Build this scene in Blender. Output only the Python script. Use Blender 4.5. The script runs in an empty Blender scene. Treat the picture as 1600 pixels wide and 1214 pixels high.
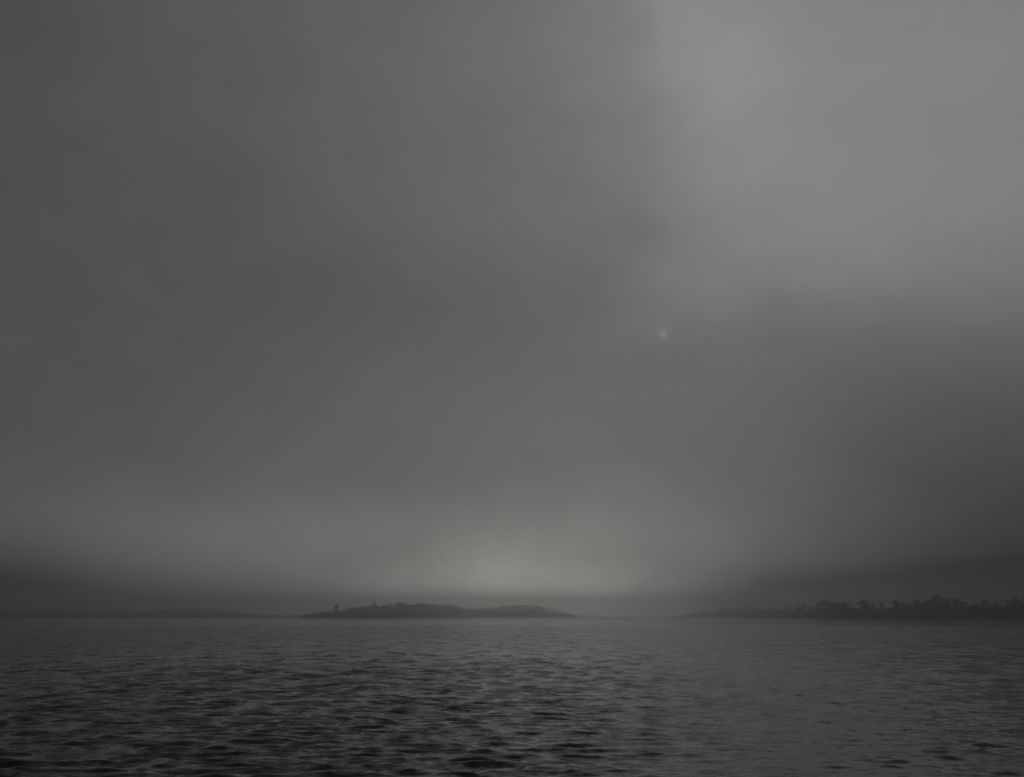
import bpy, math, random
import numpy as np
from mathutils import Vector

random.seed(7)
rng = np.random.default_rng(11)
R = math.radians
sc = bpy.context.scene
C = sc.collection

# ------------------------------------------------------------------ camera
CAM_H = 2.6
cam_d = bpy.data.cameras.new('camera')
cam = bpy.data.objects.new('camera', cam_d)
C.objects.link(cam)
cam_d.sensor_width = 36.0
cam_d.lens = 36.0 * 1386.0 / 1600.0
cam_d.clip_end = 30000.0
cam_d.clip_start = 0.1
cam.location = (0.0, 0.0, CAM_H)
cam.rotation_euler = (R(90.0) + math.atan((962.0 - 607.0) / 1386.0), 0.0, 0.0)
sc.camera = cam

# ------------------------------------------------------------------ exposure
sc.view_settings.view_transform = 'Standard'
sc.view_settings.look = 'None'
sc.view_settings.exposure = -2.0
sc.view_settings.gamma = 1.0
sc.view_settings.use_curve_mapping = False
K = 4.0                                    # 2 ** -exposure
sc.cycles.use_denoising = True
sc.cycles.max_bounces = 10
sc.cycles.volume_bounces = 4
sc.cycles.sample_clamp_indirect = 4.0

# ------------------------------------------------------------------ sun
SUN_AZ, SUN_EL = R(10.12), R(17.62)        # azimuth right of +Y, seen as a pale disc in the fog
sun_dir = Vector((math.sin(SUN_AZ) * math.cos(SUN_EL), math.cos(SUN_AZ) * math.cos(SUN_EL), math.sin(SUN_EL)))
sun_d = bpy.data.lights.new('sun', 'SUN')
sun_d.energy = 0.06                        # dusk-dark overcast: nearly all of it is lost in the fog
sun_d.angle = R(35.0)
sun_d.color = (1.0, 0.99, 0.97)
sun = bpy.data.objects.new('sun', sun_d)
C.objects.link(sun)
sun.location = sun_dir * 200.0
sun.rotation_euler = sun_dir.to_track_quat('Z', 'Y').to_euler()

# ------------------------------------------------------------------ sky
# low cloud and fog: bright and dark masses, (azimuth, elevation, widths in degrees, brightness)
LOBES = [
    (-30, 0.3, 11, 2, -0.2726),
    (-15, 0.3, 11, 2, 0.1861),
    (-3, 0.3, 7.5, 2, 0.9500),
    (6, 0.3, 5.5, 2, 0.9500),
    (18, 0.3, 11, 2, -0.2800),
    (32, 0.3, 11, 2, -0.2800),
    (-30, 4, 11, 3.2, 0.0179),
    (-15, 4, 11, 3.2, 0.0893),
    (0, 4, 11, 3.2, 0.0636),
    (8, 4, 11, 3.2, 0.0799),
    (20, 4, 11, 3.2, 0.0058),
    (34, 4, 11, 3.2, -0.0444),
    (-30, 10, 15, 6, -0.0170),
    (-10, 10, 15, 6, 0.0243),
    (10, 10, 15, 6, 0.0373),
    (30, 10, 15, 6, -0.0393),
    (-32, 19, 15, 8, -0.0095),
    (-12, 19, 15, 8, -0.0074),
    (10, 19, 15, 8, 0.0061),
    (32, 19, 15, 8, 0.0570),
    (-34, 33, 15, 11, -0.0278),
    (-10, 33, 15, 11, 0.0170),
    (12, 33, 15, 11, 0.0990),
    (34, 33, 15, 11, 0.0389),
    (-1.5, 3.3, 4.5, 1.6, 0.1645),
    (-2, 1, 6, 1.6, 0.2491),
    (6, 1, 6, 1.6, -0.0965),
]
BASE = 0.10
BANK = 0.062
world = bpy.data.worlds.new('World')
sc.world = world
world.use_nodes = True
wt = world.node_tree
wt.nodes.clear()


class NB:
    """small helper to write node graphs"""
    def __init__(self, tree):
        self.t = tree

    def n(self, kind, **kw):
        nd = self.t.nodes.new(kind)
        for k, v in kw.items():
            setattr(nd, k, v)
        return nd

    def put(self, sock, v):
        if isinstance(v, bpy.types.NodeSocket):
            self.t.links.new(v, sock)
        else:
            sock.default_value = v

    def m(self, op, a, b=0.0, c=0.0, clamp=False):
        nd = self.n('ShaderNodeMath', operation=op, use_clamp=clamp)
        for i, v in enumerate((a, b, c)):
            self.put(nd.inputs[i], v)
        return nd.outputs[0]

    def v(self, op, a, b=(0, 0, 0), c=(0, 0, 0), out=0):
        nd = self.n('ShaderNodeVectorMath', operation=op)
        for i, x in enumerate((a, b, c)):
            if i < len(nd.inputs) and not (op in ('NORMALIZE', 'LENGTH') and i > 0):
                self.put(nd.inputs[i], x)
        return nd.outputs[out]

    def noise(self, vec, scale, detail=2.0, rough=0.5, dist=0.0):
        nd = self.n('ShaderNodeTexNoise')
        self.put(nd.inputs['Vector'], vec)
        nd.inputs['Scale'].default_value = scale
        nd.inputs['Detail'].default_value = detail
        nd.inputs['Roughness'].default_value = rough
        nd.inputs['Distortion'].default_value = dist
        return nd

    def mixc(self, f, a, b):
        nd = self.n('ShaderNodeMix', data_type='RGBA')
        self.put(nd.inputs[0], f)
        self.put(nd.inputs[6], a)
        self.put(nd.inputs[7], b)
        return nd.outputs[2]


w = NB(wt)
gen = w.n('ShaderNodeTexCoord').outputs['Generated']
dirn = w.v('NORMALIZE', gen)
sep = w.n('ShaderNodeSeparateXYZ')
wt.links.new(dirn, sep.inputs[0])
az = w.m('MULTIPLY', w.m('ARCTAN2', sep.outputs[0], sep.outputs[1]), 180 / math.pi)
el = w.m('MULTIPLY', w.m('ARCSINE', sep.outputs[2]), 180 / math.pi)
nz = w.noise(w.v('MULTIPLY', dirn, (1.0, 1.0, 1.3)), 3.2, 4.0, 0.5)
warp = w.v('SUBTRACT', nz.outputs['Color'], (0.5, 0.5, 0.5))
wsep = w.n('ShaderNodeSeparateXYZ')
wt.links.new(warp, wsep.inputs[0])
# the warp dies out towards the horizon, where the fog lies in flat layers
lift = w.m('MULTIPLY_ADD', el, 1 / 16.0, 0.12, clamp=True)
azw = w.m('MULTIPLY_ADD', wsep.outputs[0], 15.0, az)
elw = w.m('MULTIPLY_ADD', w.m('MULTIPLY', wsep.outputs[1], lift), 9.0, el)
comb = w.n('ShaderNodeCombineXYZ')
wt.links.new(azw, comb.inputs[0])
wt.links.new(elw, comb.inputs[1])
P = comb.outputs[0]


def lobe(a, e, sa, se):
    q = w.v('MULTIPLY_ADD', P, (1 / sa, 1 / se, 0), (-a / sa, -e / se, 0))
    return w.m('POWER', math.exp(-1), w.v('DOT_PRODUCT', q, q, out=1))


acc = BASE
for a, e, sa, se, amp in LOBES:
    acc = w.m('MULTIPLY_ADD', lobe(a, e, sa, se), amp, acc)
# the bright bank of cloud upper right: a soft, nearly upright left edge and a ragged lower edge


def edge(x, lo, hi):
    nd = w.n('ShaderNodeMapRange', interpolation_type='SMOOTHERSTEP')
    wt.links.new(x, nd.inputs[0])
    for i_, v_ in ((1, lo), (2, hi), (3, 0.0), (4, 1.0)):
        nd.inputs[i_].default_value = v_
    return nd.outputs[0]


bank = w.m('MULTIPLY', edge(azw, 5.0, 14.0), edge(w.m('MULTIPLY_ADD', azw, -0.12, elw), 11.0, 21.0))
acc = w.m('MULTIPLY_ADD', bank, BANK, acc)
fine = w.noise(w.v('MULTIPLY', dirn, (1.0, 1.0, 1.8)), 6.0, 4.0, 0.55, 0.3).outputs['Fac']
acc = w.m('MULTIPLY', acc, w.m('MULTIPLY_ADD', w.m('SUBTRACT', fine, 0.5), w.m('MULTIPLY_ADD', lobe(0, 2.5, 16, 3.5), 0.55, 0.26), 1.0))
acc = w.m('MAXIMUM', acc, 0.008)
# the sun's disc, faint behind the cloud, with a little bluish halo
cosd = w.v('DOT_PRODUCT', dirn, tuple(sun_dir), out=1)
ang = w.m('MULTIPLY', w.m('ARCCOSINE', w.m('MINIMUM', cosd, 1.0)), 180 / math.pi)
halo = w.m('MULTIPLY', w.m('POWER', math.exp(-1), w.m('POWER', w.m('MULTIPLY', ang, 1.7), 2.0)), 0.020)
mr2 = w.n('ShaderNodeMapRange', interpolation_type='SMOOTHSTEP')
wt.links.new(ang, mr2.inputs[0])
for i, v in ((1, 0.38), (2, 0.10), (3, 0.0), (4, 0.048)):
    mr2.inputs[i].default_value = v
halo = w.m('ADD', halo, mr2.outputs[0])
warm = w.m('MULTIPLY', lobe(0, 2.8, 10, 3.2), 1.0, clamp=True)
cool = lobe(34, 4, 12, 9)
col = w.mixc(warm, (1, 1, 1, 1), (1.01, 1.01, 0.90, 1))
col = w.mixc(cool, col, (0.96, 0.97, 1.07, 1))
cloud = w.v('SCALE', col)
wt.links.new(acc, cloud.node.inputs['Scale'])
discv = w.v('SCALE', (0.92, 0.98, 1.06))
wt.links.new(halo, discv.node.inputs['Scale'])
cloud = w.v('SCALE', w.v('ADD', cloud, discv))
cloud.node.inputs['Scale'].default_value = K
bg_cloud = w.n('ShaderNodeBackground')
wt.links.new(cloud, bg_cloud.inputs[0])
sky = w.n('ShaderNodeTexSky', sky_type='NISHITA')
sky.sun_disc = False
sky.sun_elevation = SUN_EL
sky.sun_rotation = SUN_AZ
sky.air_density = 1.0
sky.dust_density = 4.0
bg_sky = w.n('ShaderNodeBackground')
wt.links.new(sky.outputs[0], bg_sky.inputs[0])
bg_sky.inputs[1].default_value = 0.06
mixs = w.n('ShaderNodeMixShader')
mixs.inputs[0].default_value = 0.995       # how much of the clear sky the cloud hides
wt.links.new(bg_sky.outputs[0], mixs.inputs[1])
wt.links.new(bg_cloud.outputs[0], mixs.inputs[2])
wout = w.n('ShaderNodeOutputWorld')
wt.links.new(mixs.outputs[0], wout.inputs[0])


# ------------------------------------------------------------------ materials
def material(name):
    m = bpy.data.materials.new(name)
    m.use_nodes = True
    nt = m.node_tree
    bsdf = nt.nodes['Principled BSDF']
    return m, NB(nt), bsdf


def earthy(name, c1, c2, scale, rough=0.95):
    m, b, bs = material(name)
    tc = b.n('ShaderNodeTexCoord').outputs['Object']
    f = b.noise(tc, scale, 5.0, 0.6).outputs['Fac']
    b.put(bs.inputs['Base Color'], b.mixc(f, c1, c2))
    bs.inputs['Roughness'].default_value = rough
    bs.inputs['Specular IOR Level'].default_value = 0.1
    return m


M_LAND = earthy('shore_ground', (0.020, 0.020, 0.016, 1), (0.055, 0.055, 0.042, 1), 0.25)
M_ROCK = earthy('wet_rock', (0.018, 0.018, 0.018, 1), (0.060, 0.058, 0.055, 1), 0.8, 0.7)
M_BARK = earthy('bark', (0.025, 0.020, 0.016, 1), (0.06, 0.05, 0.04, 1), 6.0)
M_LEAF = earthy('dark_leaves', (0.022, 0.030, 0.018, 1), (0.050, 0.060, 0.034, 1), 1.5)
M_NEEDLE = earthy('dark_needles', (0.016, 0.024, 0.018, 1), (0.036, 0.046, 0.032, 1), 1.5)

M_WATER, b, bs = material('sea_water')
bs.inputs['Base Color'].default_value = (0.0022, 0.0026, 0.0055, 1)
bs.inputs['IOR'].default_value = 1.333
bs.inputs['Roughness'].default_value = 0.10
geo = b.n('ShaderNodeNewGeometry')
wind = b.n('ShaderNodeAttribute', attribute_name='ripple').outputs['Fac']
pos = geo.outputs['Position']
# ripples too small for the mesh: the slope of the surface, read straight from two noises
r1 = b.v('SUBTRACT', b.noise(b.v('MULTIPLY', pos, (0.55, 1.0, 1.0)), 1.6, 4.0, 0.62, 0.4).outputs['Color'], (0.5, 0.5, 0.5))
r2 = b.v('SUBTRACT', b.noise(b.v('MULTIPLY', pos, (0.6, 1.0, 1.0)), 9.0, 3.0, 0.6).outputs['Color'], (0.5, 0.5, 0.5))
r0 = b.v('SUBTRACT', b.noise(b.v('MULTIPLY', pos, (0.55, 0.30, 1.0)), 1.0, 3.0, 0.6, 0.3).outputs['Color'], (0.5, 0.5, 0.5))
rip = b.v('ADD', b.v('ADD', r1, b.v('MULTIPLY', r2, (0.6, 0.6, 0.6))), b.v('MULTIPLY', r0, (0.3, 0.45, 0.0)))
rip = b.v('MULTIPLY', rip, (0.34, 0.52, 0.0))
rips = b.v('SCALE', rip)
b.put(rips.node.inputs['Scale'], wind)
b.put(bs.inputs['Normal'], b.v('NORMALIZE', b.v('ADD', geo.outputs['Normal'], rips)))


# ------------------------------------------------------------------ helpers
def pol(azd, d, z=0.0):
    return Vector((math.sin(R(azd)) * d, math.cos(R(azd)) * d, z))


def px_az(x):                              # picture column -> bearing at the horizon
    return math.degrees(math.atan((x - 800.0) / 1386.0 / math.cos(math.atan(355.0 / 1386.0))))


def mesh_np(name, verts, faces):
    me = bpy.data.meshes.new(name)
    me.from_pydata([tuple(v) for v in verts], [], [tuple(f) for f in faces])
    me.update()
    return me


def link(name, me, mat=None, parent=None):
    o = bpy.data.objects.new(name, me)
    C.objects.link(o)
    if mat and me and not me.materials:
        me.materials.append(mat)
    o.parent = parent
    return o


def vnoise(x, y, seed=0):                  # cheap smooth value noise in [-1, 1]
    r = np.random.default_rng(seed)
    s = np.zeros_like(x)
    for _ in range(7):
        kx, ky, ph = r.normal(), r.normal(), r.uniform(0, 6.28)
        s = s + np.sin(kx * x + ky * y + ph)
    return s / 3.6


def smooth(a, b_, x):
    t = np.clip((x - a) / (b_ - a), 0, 1)
    return t * t * (3 - 2 * t)


# ------------------------------------------------------------------ water
def build_water():
    # rings and spokes round the viewpoint, fine in the bay ahead and coarse behind
    r = [0.6]
    while r[-1] < 3000.0:
        q = r[-1]
        k = 0.0036 if 8.0 < q < 260.0 else (0.05 if q <= 8.0 else 0.02)
        r.append(q + max(0.04, q * k))
    r[-1] = 3000.0
    r = np.array(r)
    a1 = np.radians(np.arange(-46.0, 46.01, 0.15))
    a2 = np.radians(np.arange(49.0, 312.0, 3.0))
    th = np.concatenate([a1, a2])
    nr, na = len(r), len(th)
    RR, TT = np.meshgrid(r, th, indexing='ij')
    X = (RR * np.sin(TT)).ravel()
    Y = (RR * np.cos(TT)).ravel()
    rad = RR.ravel()
    # wind: gusts and slicks, calmer in the lee of the right-hand shore and far out below the land
    off = X - 1.2 * vnoise(X * 0.12, Y * 0.06, 3) * (1.0 + 0.02 * Y)
    slick = smooth(0.0 * Y - 1.5, 0.14 * Y + 0.6, off) * (1.0 - 0.75 * smooth(0.24 * Y, 0.34 * Y + 2.0, off))
    right = smooth(0.10 * Y, 0.26 * Y + 1.0, off)
    lee = (1.0 - 0.25 * slick) * (1.0 - 0.36 * right)
    far = 1.0 - 0.9 * smooth(195.0, 300.0, rad + 25.0 * vnoise(X * 0.02, Y * 0.01, 5))
    gust = 1.0 + 0.13 * vnoise(X * 0.11, Y * 0.05, 9) + 0.08 * vnoise(X * 0.5, Y * 0.25, 10)
    wind = np.clip(lee * far * gust, 0.04, 1.6)
    dr = np.gradient(r)
    cell = np.repeat(np.maximum(dr, r * np.radians(0.15) * 1.0), na)
    front = np.tile((np.arange(na) < len(a1)), nr)
    cell = np.where(front, cell, 50.0)
    Z = np.zeros_like(X)
    DX = np.zeros_like(X)
    DY = np.zeros_like(X)
    lost = np.zeros_like(X)
    NW = 84
    lam = np.exp(rng.uniform(math.log(0.14), math.log(0.95), NW))
    dirs = rng.normal(-90.0, 24.0, NW)     # running towards the viewer, crests across the bay
    ph = rng.uniform(0, 2 * math.pi, NW)
    for i in range(NW):
        k = 2 * math.pi / lam[i]
        slope = 0.043 * (1.0 if lam[i] > 0.4 else 0.85)
        a = slope / k
        cx, cy = math.cos(R(dirs[i])), math.sin(R(dirs[i]))
        ok = np.clip((lam[i] / np.maximum(cell, 1e-3) - 2.5) / 2.5, 0, 1)
        arg = k * (cx * X + cy * Y) + ph[i]
        s, c = np.sin(arg), np.cos(arg)
        g = a * ok * wind
        lost += 0.5 * slope * slope * (1.0 - ok * ok)
        Z += g * c
        DX -= g * cx * s * 0.95
        DY -= g * cy * s * 0.95
    # sharpen the crests: high parts rise a little more, troughs flatten
    sig = 0.035
    Z = Z + 0.28 * (Z * Z / sig) * np.sign(Z).clip(0, 1) * 0.35
    ripple = np.sqrt((0.6 * wind + 1.6 * np.clip(1.0 - wind, 0, 1) * np.clip(1.1 * far - 0.1, 0.04, 1)) ** 2 + np.minimum(wind, 1.0) ** 2 * lost / 0.075 ** 2)
    co = np.stack([X + DX, Y + DY, Z], 1).astype(np.float32)
    co = np.concatenate([co, [[0, 0, 0]]]).astype(np.float32)
    i, j = np.meshgrid(np.arange(nr - 1), np.arange(na), indexing='ij')
    j2 = (j + 1) % na
    quads = np.stack([i * na + j, (i + 1) * na + j, (i + 1) * na + j2, i * na + j2], -1).reshape(-1, 4)
    quads = quads[:, ::-1]
    jj = np.arange(na)
    tris = np.stack([np.full(na, nr * na), (jj + 1) % na, jj], -1)
    me = bpy.data.meshes.new('water')
    nv, nq, ntr = len(co), len(quads), len(tris)
    me.vertices.add(nv)
    me.vertices.foreach_set('co', co.ravel())
    me.loops.add(nq * 4 + ntr * 3)
    me.loops.foreach_set('vertex_index', np.concatenate([quads.ravel(), tris.ravel()]).astype(np.int32))
    me.polygons.add(nq + ntr)
    me.polygons.foreach_set('loop_start', np.concatenate([np.arange(nq) * 4, nq * 4 + np.arange(ntr) * 3]).astype(np.int32))
    me.polygons.foreach_set('use_smooth', np.ones(nq + ntr, dtype=bool))
    me.update(calc_edges=True)
    at = me.attributes.new('ripple', 'FLOAT', 'POINT')
    at.data.foreach_set('value', np.concatenate([ripple, [1.0]]).astype(np.float32))
    o = link('water', me, M_WATER)
    o['kind'] = 'structure'
    return o


build_water()


# ------------------------------------------------------------------ land
class Land:
    """a strip of coast: knots (bearing, distance, height); the ground climbs from the water's edge and runs back"""
    def __init__(self, name, knots, depth, seed, taper=(True, True), rise=30.0):
        self.k = np.array(knots, float)
        self.depth, self.seed, self.rise = depth, seed, rise
        n, mrows = 140, 16
        t = np.linspace(0, 1, n)
        self.az0, self.az1 = self.k[0, 0], self.k[-1, 0]
        az_ = self.az0 + (self.az1 - self.az0) * t
        back = np.array([-6, 0, 1.5, 4, 8, 14, 22, 32, 45, 60, 80, 100, 130, 160, 200, 240.0]) / 240.0
        V = []
        for ia, a in enumerate(az_):
            for s in back:
                dd = -6 if s < 0 else s * depth
                d = self.shore(a) + dd
                V.append(pol(a, d, self.height(a, dd)))
        F = []
        for i in range(n - 1):
            for j in range(mrows - 1):
                F.append((i * mrows + j, (i + 1) * mrows + j, (i + 1) * mrows + j + 1, i * mrows + j + 1))
        me = mesh_np(name, V, F)
        for p in me.polygons:
            p.use_smooth = True
        self.o = link(name, me, M_LAND)
        self.o['kind'] = 'structure'

    def shore(self, a):
        d = np.interp(a, self.k[:, 0], self.k[:, 1])
        return float(d + 7.0 * vnoise(np.array([a * 1.7]), np.array([0.3]), self.seed)[0]
                     + 2.5 * vnoise(np.array([a * 7.0]), np.array([0.3]), self.seed + 1)[0])

    def height(self, a, dd):
        h = float(np.interp(a, self.k[:, 0], self.k[:, 2]))
        if dd < 0:
            return -1.0
        bank = 0.9 * min(1.0, dd / 4.0) - 0.25
        up = h * float(smooth(0, self.rise, dd)) * (1.0 - float(smooth(self.depth * 0.55, self.depth, dd)))
        rough = 0.5 * vnoise(np.array([a * 9.0]), np.array([dd * 0.15]), self.seed + 2)[0]
        endf = min(1.0, h / 1.5)
        return (bank + up + rough * min(1.0, dd / 6.0)) * endf - (1.0 - endf) * 0.5

    def at(self, a, dd):
        return pol(a, self.shore(a) + dd, self.height(a, dd) - 0.12)


headland = Land('headland', [(px_az(484), 1165, 0.0), (px_az(491), 1168, 2.2), (px_az(505), 1172, 4.2), (px_az(530), 1180, 6.6),
                             (px_az(580), 1195, 8.5), (px_az(635), 1290, 11.0), (px_az(665), 1450, 12.0), (px_az(700), 1720, 14.0), (px_az(735), 2000, 10.0), (px_az(755), 2150, 0.0)], 170, 21)
island = Land('island', [(px_az(690), 2560, 0.0), (px_az(705), 2550, 9.0), (px_az(760), 2480, 13.0), (px_az(785), 2480, 18.0), (px_az(830), 2500, 19.0), (px_az(862), 2580, 13.0), (px_az(884), 2660, 8.0), (px_az(905), 2720, 0.0)], 200, 31, rise=60.0)
east = Land('east_shore', [(px_az(1040), 2250, 0.0), (px_az(1056), 2200, 6.0), (px_az(1110), 1850, 9.0), (px_az(1170), 1450, 9.0), (px_az(1230), 1100, 9.0), (px_az(1290), 880, 8.0), (px_az(1350), 850, 9.0),
                           (px_az(1420), 880, 10.0), (px_az(1600), 900, 11.0), (38.0, 880, 11.5), (52.0, 760, 11.5)], 280, 41, rise=45.0)
west = Land('west_shore', [(-56.0, 1200, 12.0), (-40.0, 1400, 10.0), (px_az(0), 1550, 7.6), (px_az(200), 1640, 6.0), (px_az(380), 1760, 4.2), (px_az(500), 1880, 3.0), (px_az(560), 1950, 0.0)], 240, 51)
hill = Land('far_hill', [(px_az(215), 2250, 0.0), (px_az(240), 2245, 5.0), (px_az(290), 2240, 19.0), (px_az(330), 2230, 22.0), (px_az(375), 2230, 15.0), (px_az(430), 2240, 4.0), (px_az(460), 2245, 0.0)], 460, 61, rise=200.0)


# ------------------------------------------------------------------ trees
def tube_np(path, radii, sides=6):
    V, F = [], []
    for i, (p, r_) in enumerate(zip(path, radii)):
        p = Vector(p)
        t = Vector(path[min(i + 1, len(path) - 1)]) - Vector(path[max(i - 1, 0)])
        t.normalize()
        u = t.orthogonal().normalized()
        v = t.cross(u)
        for s in range(sides):
            an = 2 * math.pi * s / sides
            V.append(p + (u * math.cos(an) + v * math.sin(an)) * r_)
    for i in range(len(path) - 1):
        for s in range(sides):
            F.append((i * sides + s, i * sides + (s + 1) % sides, (i + 1) * sides + (s + 1) % sides, (i + 1) * sides + s))
    return V, F


def merge(parts):
    V, F = [], []
    for v, f in parts:
        o = len(V)
        V += list(v)
        F += [tuple(x + o for x in q) for q in f]
    return V, F


def leaf_quads(points, size, rs):
    V, F = [], []
    for p in points:
        n = Vector((rs.gauss(0, 1), rs.gauss(0, 1), rs.gauss(0, 1) + 0.4)).normalized()
        u = n.orthogonal().normalized()
        v = n.cross(u)
        s = size * rs.uniform(0.6, 1.35)
        e = s * rs.uniform(0.45, 0.8)
        o = len(V)
        p = Vector(p)
        V += [p - u * s, p - v * e + n * s * 0.15, p + u * s, p + v * e + n * s * 0.15]
        F.append((o, o + 1, o + 2, o + 3))
    return V, F


def broadleaf(seed, low=False):
    """unit-high tree: (trunk mesh, crown mesh)"""
    rs = random.Random(seed)
    bend = [(rs.uniform(-.03, .03) * k, rs.uniform(-.03, .03) * k, z) for k, z in ((0, -.03), (1, .16), (2, .36), (2.5, .62))]
    parts = [tube_np(bend, (.030, .023, .017, .006))]
    clumps = []
    base = .03 if low else .20
    for i in range(rs.randint(11, 14)):
        an = rs.uniform(0, 6.28)
        h = rs.uniform(base, .86)
        wide = .30 * math.sin(math.pi * min(1, max(.08, (h - base * .45) / (1.04 - base * .45)))) ** .7 * rs.uniform(.55, 1.15)
        c = Vector((math.cos(an) * wide, math.sin(an) * wide, h))
        clumps.append((c, rs.uniform(.12, .18) if low else rs.uniform(.10, .15)))
        st = Vector(bend[1]).lerp(Vector(bend[2]), rs.random()) if h < .6 else Vector(bend[2]).lerp(Vector(bend[3]), rs.random())
        parts.append(tube_np([st, st.lerp(c, .5) + Vector((0, 0, .03)), c], (.011, .008, .003), 4))
    clumps.append((Vector((rs.uniform(-.05, .05), rs.uniform(-.05, .05), .88)), .12))
    pts = []
    for c, rad in clumps:
        for _ in range(58):
            d = Vector((rs.gauss(0, 1), rs.gauss(0, 1), rs.gauss(0, 1))).normalized() * rad * rs.random() ** .4
            d.z *= .75
            pts.append(c + d)
    tm = mesh_np('trunk', *merge(parts))
    cm = mesh_np('crown', *leaf_quads(pts, .044 if low else .036, rs))
    tm.materials.append(M_BARK)
    cm.materials.append(M_LEAF)
    return tm, cm


def conifer(seed):
    rs = random.Random(seed)
    parts = [tube_np([(0, 0, -.03), (.005, 0, .4), (0, .005, .8), (0, 0, .99)], (.022, .016, .008, .002))]
    pts = []
    for k in range(17):
        z = .13 + .83 * (k / 16.0)
        reach = (.23 * (1 - z) ** .8 + .015) * rs.uniform(.8, 1.15)
        n = max(4, int(9 * (1 - z) + 4))
        a0 = rs.uniform(0, 6.28)
        for b_ in range(n):
            an = a0 + 6.28 * b_ / n + rs.uniform(-.25, .25)
            L = reach * rs.uniform(.65, 1.1)
            tip = Vector((math.cos(an) * L, math.sin(an) * L, z - .28 * L))
            if k % 3 == 0:
                parts.append(tube_np([(0, 0, z), tip * .6 + Vector((0, 0, z)) * .4, tip], (.006, .004, .002), 3))
            for q in range(5):
                f = rs.uniform(.2, 1.0)
                pts.append(Vector((0, 0, z)).lerp(tip, f) + Vector((rs.gauss(0, .012), rs.gauss(0, .012), rs.gauss(0, .010))))
    tm = mesh_np('trunk', *merge(parts))
    cm = mesh_np('crown', *leaf_quads(pts, .030, rs))
    tm.materials.append(M_BARK)
    cm.materials.append(M_NEEDLE)
    return tm, cm


def shrub_mesh(seed):
    rs = random.Random(seed)
    parts, pts = [], []
    for i in range(7):
        an = rs.uniform(0, 6.28)
        c = Vector((math.cos(an) * rs.uniform(.1, .55), math.sin(an) * rs.uniform(.1, .55), rs.uniform(.35, .75)))
        parts.append(tube_np([(0, 0, -.05), c * .5 + Vector((0, 0, .05)), c], (.03, .02, .008), 4))
        for _ in range(46):
            d = Vector((rs.gauss(0, 1), rs.gauss(0, 1), rs.gauss(0, 1))).normalized() * .30 * rs.random() ** .4
            d.z *= .8
            p = c + d
            p.z = max(.02, p.z)
            pts.append(p)
    tm = mesh_np('stem', *merge(parts))
    cm = mesh_np('foliage', *leaf_quads(pts, .075, rs))
    tm.materials.append(M_BARK)
    cm.materials.append(M_LEAF)
    return tm, cm


BROAD = [broadleaf(100 + i) for i in range(5)]
BROAD_LOW = [broadleaf(150 + i, True) for i in range(4)]
CONIF = [conifer(200 + i) for i in range(3)]
SHRUB = [shrub_mesh(300 + i) for i in range(4)]


def plant(kind, land, a, dd, height, width, label, group=None, cat='tree', names=('trunk', 'crown')):
    pool = {'broadleaf_tree': BROAD, 'bushy_tree': BROAD_LOW, 'conifer_tree': CONIF, 'shrub': SHRUB}[kind]
    tm, cm = random.choice(pool)
    e = bpy.data.objects.new(kind, None)
    C.objects.link(e)
    e.location = land.at(a, dd)
    e.rotation_euler = (R(random.uniform(-3, 3)), R(random.uniform(-3, 3)), random.uniform(0, 6.28))
    e.scale = (height * width, height * width, height)
    link(names[0], tm, None, e)
    link(names[1], cm, None, e)
    e['label'] = label
    e['category'] = cat
    if group:
        e['group'] = group
    return e


SN = ('stem', 'foliage')
# --- headland: low scrub at the tip, one round tree standing clear, a pointed one, then a closed wood
for i in range(60):
    x = 496 + (700 - 496) * (i + random.uniform(.1, .9)) / 60
    plant('shrub', headland, px_az(x), random.uniform(6, 34), random.uniform(1.8, 3.8) * min(1.0, .5 + (x - 496) / 40), random.uniform(1.1, 1.7),
          'low misty scrub bush on the bank of the tree-topped headland', 'scrub along the headland', 'bush', SN)
plant('bushy_tree', headland, px_az(541), 26, 10.2, 1.10, 'grey round-topped tree standing clear of the wood near the headland tip')
plant('conifer_tree', headland, px_az(597), 40, 13.0, 1.25, 'pointed tree rising above its neighbours on the misty headland')
prof = [(552, 5.0), (575, 6.0), (582, 8.0), (590, 10.0), (598, 10.0), (602, 7.0), (606, 6.5), (612, 9.5), (630, 10.5), (642, 12.5), (660, 12.0), (690, 12.0), (750, 12)]
for i in range(80):
    x = 553 + (750 - 553) * (i + random.uniform(0, 1)) / 80
    h = float(np.interp(x, [p[0] for p in prof], [p[1] for p in prof])) * random.uniform(.6, 1.02)
    plant(random.choice(['broadleaf_tree', 'bushy_tree', 'bushy_tree', 'bushy_tree']), headland, px_az(x), random.uniform(14, 75), h, random.uniform(1.0, 1.5),
          'hazy rounded tree in the closed wood along the headland ridge', 'trees of the headland wood')
# --- island in the glow behind the headland
for i in range(80):
    x = 706 + (890 - 706) * (i + random.uniform(0, 1)) / 80
    h = float(np.interp(x, [706, 735, 768, 785, 800, 830, 850, 875, 890], [9, 12, 12, 14, 15, 15, 12, 8, 5])) * random.uniform(.65, 1.05)
    plant(random.choice(['broadleaf_tree', 'bushy_tree', 'bushy_tree', 'bushy_tree']), island, px_az(x), random.uniform(10, 100), h, random.uniform(1.05, 1.6),
          'faint tree almost lost in the bright fog behind the headland', 'trees in the bright fog')
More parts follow.
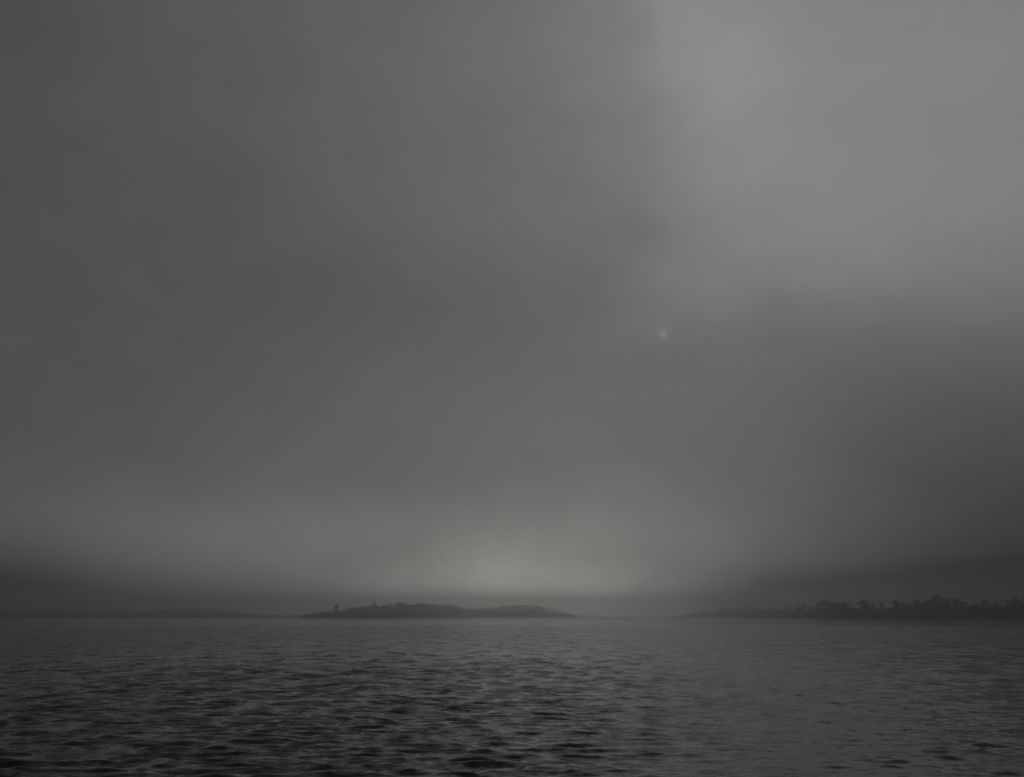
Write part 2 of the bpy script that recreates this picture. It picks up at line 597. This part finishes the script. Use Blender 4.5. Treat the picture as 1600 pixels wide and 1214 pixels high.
# --- dark shore opposite: a ragged closed wood
for i in range(280):
    x = 1056 + (1800 - 1056) * (i + random.uniform(0, 1)) / 280
    a = px_az(x)
    dd = random.choice([random.uniform(5, 25), random.uniform(20, 90)])
    h = float(np.interp(x, [1056, 1110, 1200, 1300, 1360, 1450, 1800], [8, 12, 12, 11, 12, 11, 12]))
    h *= random.uniform(.4, .78) * (1.0 + .22 * math.sin(x * .041) + .13 * math.sin(x * .11 + 1))
    plant(random.choice(['bushy_tree'] * 7 + ['broadleaf_tree']), east, a, dd, h, random.uniform(1.0, 1.6),
          'black tree in the wood on the dark low shore under heavy fog', 'trees of the dark wooded shore')
for i in range(90):
    x = 1130 + 500 * (i + random.uniform(0, 1)) / 90
    plant('shrub', east, px_az(x), random.uniform(3, 16), random.uniform(1.3, 3.4), random.uniform(1.1, 1.9),
          'black bush at the water line of the dark wooded shore', 'bushes along the dark shore', 'bush', SN)


# --- boulders where the dark shore comes closest
def boulder_mesh(seed):
    rs = np.random.default_rng(seed)
    n, m_ = 12, 8
    V, F = [], []
    ks = rs.normal(size=(6, 3)) * 2.2
    phs = rs.uniform(0, 6.28, 6)
    for j in range(m_ + 1):
        for i in range(n):
            t, f = 2 * math.pi * i / n, math.pi * j / m_
            p = np.array([math.sin(f) * math.cos(t), math.sin(f) * math.sin(t), math.cos(f)])
            s = 1 + .09 * np.sin(ks @ p + phs).sum()
            q = p * s * np.array([1.0, .75, .55])
            V.append((q[0], q[1], q[2] + .2))
    for j in range(m_):
        for i in range(n):
            F.append((j * n + i, (j + 1) * n + i, (j + 1) * n + (i + 1) % n, j * n + (i + 1) % n))
    me = mesh_np('boulder', V, F)
    me.materials.append(M_ROCK)
    return me


BOULD = [boulder_mesh(i) for i in range(5)]
for i in range(26):
    x = 1262 + (1372 - 1262) * (i + random.uniform(0, 1)) / 26
    s = random.uniform(.8, 2.3)
    o = link('boulder', random.choice(BOULD))
    p = east.at(px_az(x), random.uniform(-2.5, 2.5))
    p.z = -0.1
    o.location = p
    o.rotation_euler = (0, 0, random.uniform(0, 6.28))
    o.scale = (s * 1.4, s * 1.2, s)
    o['label'] = 'dark wet boulder in the water at the foot of the black shore'
    o['category'] = 'boulder'
    o['group'] = 'boulders below the dark shore'

# ------------------------------------------------------------------ haze
HX, HZ0, HZ1 = 3100.0, -3.0, 60.0
hv = [(sx * HX, sy * HX, z) for z in (HZ0, HZ1) for sx, sy in ((-1, -1), (1, -1), (1, 1), (-1, 1))]
hf = [(3, 2, 1, 0), (4, 5, 6, 7), (0, 1, 5, 4), (1, 2, 6, 5), (2, 3, 7, 6), (3, 0, 4, 7)]
hm = bpy.data.materials.new('fog_air')
hm.use_nodes = True
ht = hm.node_tree
ht.nodes.clear()
vol = ht.nodes.new('ShaderNodeVolumePrincipled')
vol.inputs['Color'].default_value = (0.69, 0.69, 0.70, 1)
vol.inputs['Density'].default_value = 0.00115
vol.inputs['Anisotropy'].default_value = 0.92
ho = ht.nodes.new('ShaderNodeOutputMaterial')
ht.links.new(vol.outputs[0], ho.inputs['Volume'])
haze = link('haze', mesh_np('haze', hv, hf), hm)
haze['kind'] = 'stuff'
haze['label'] = 'pale fog lying over the water and the shores'
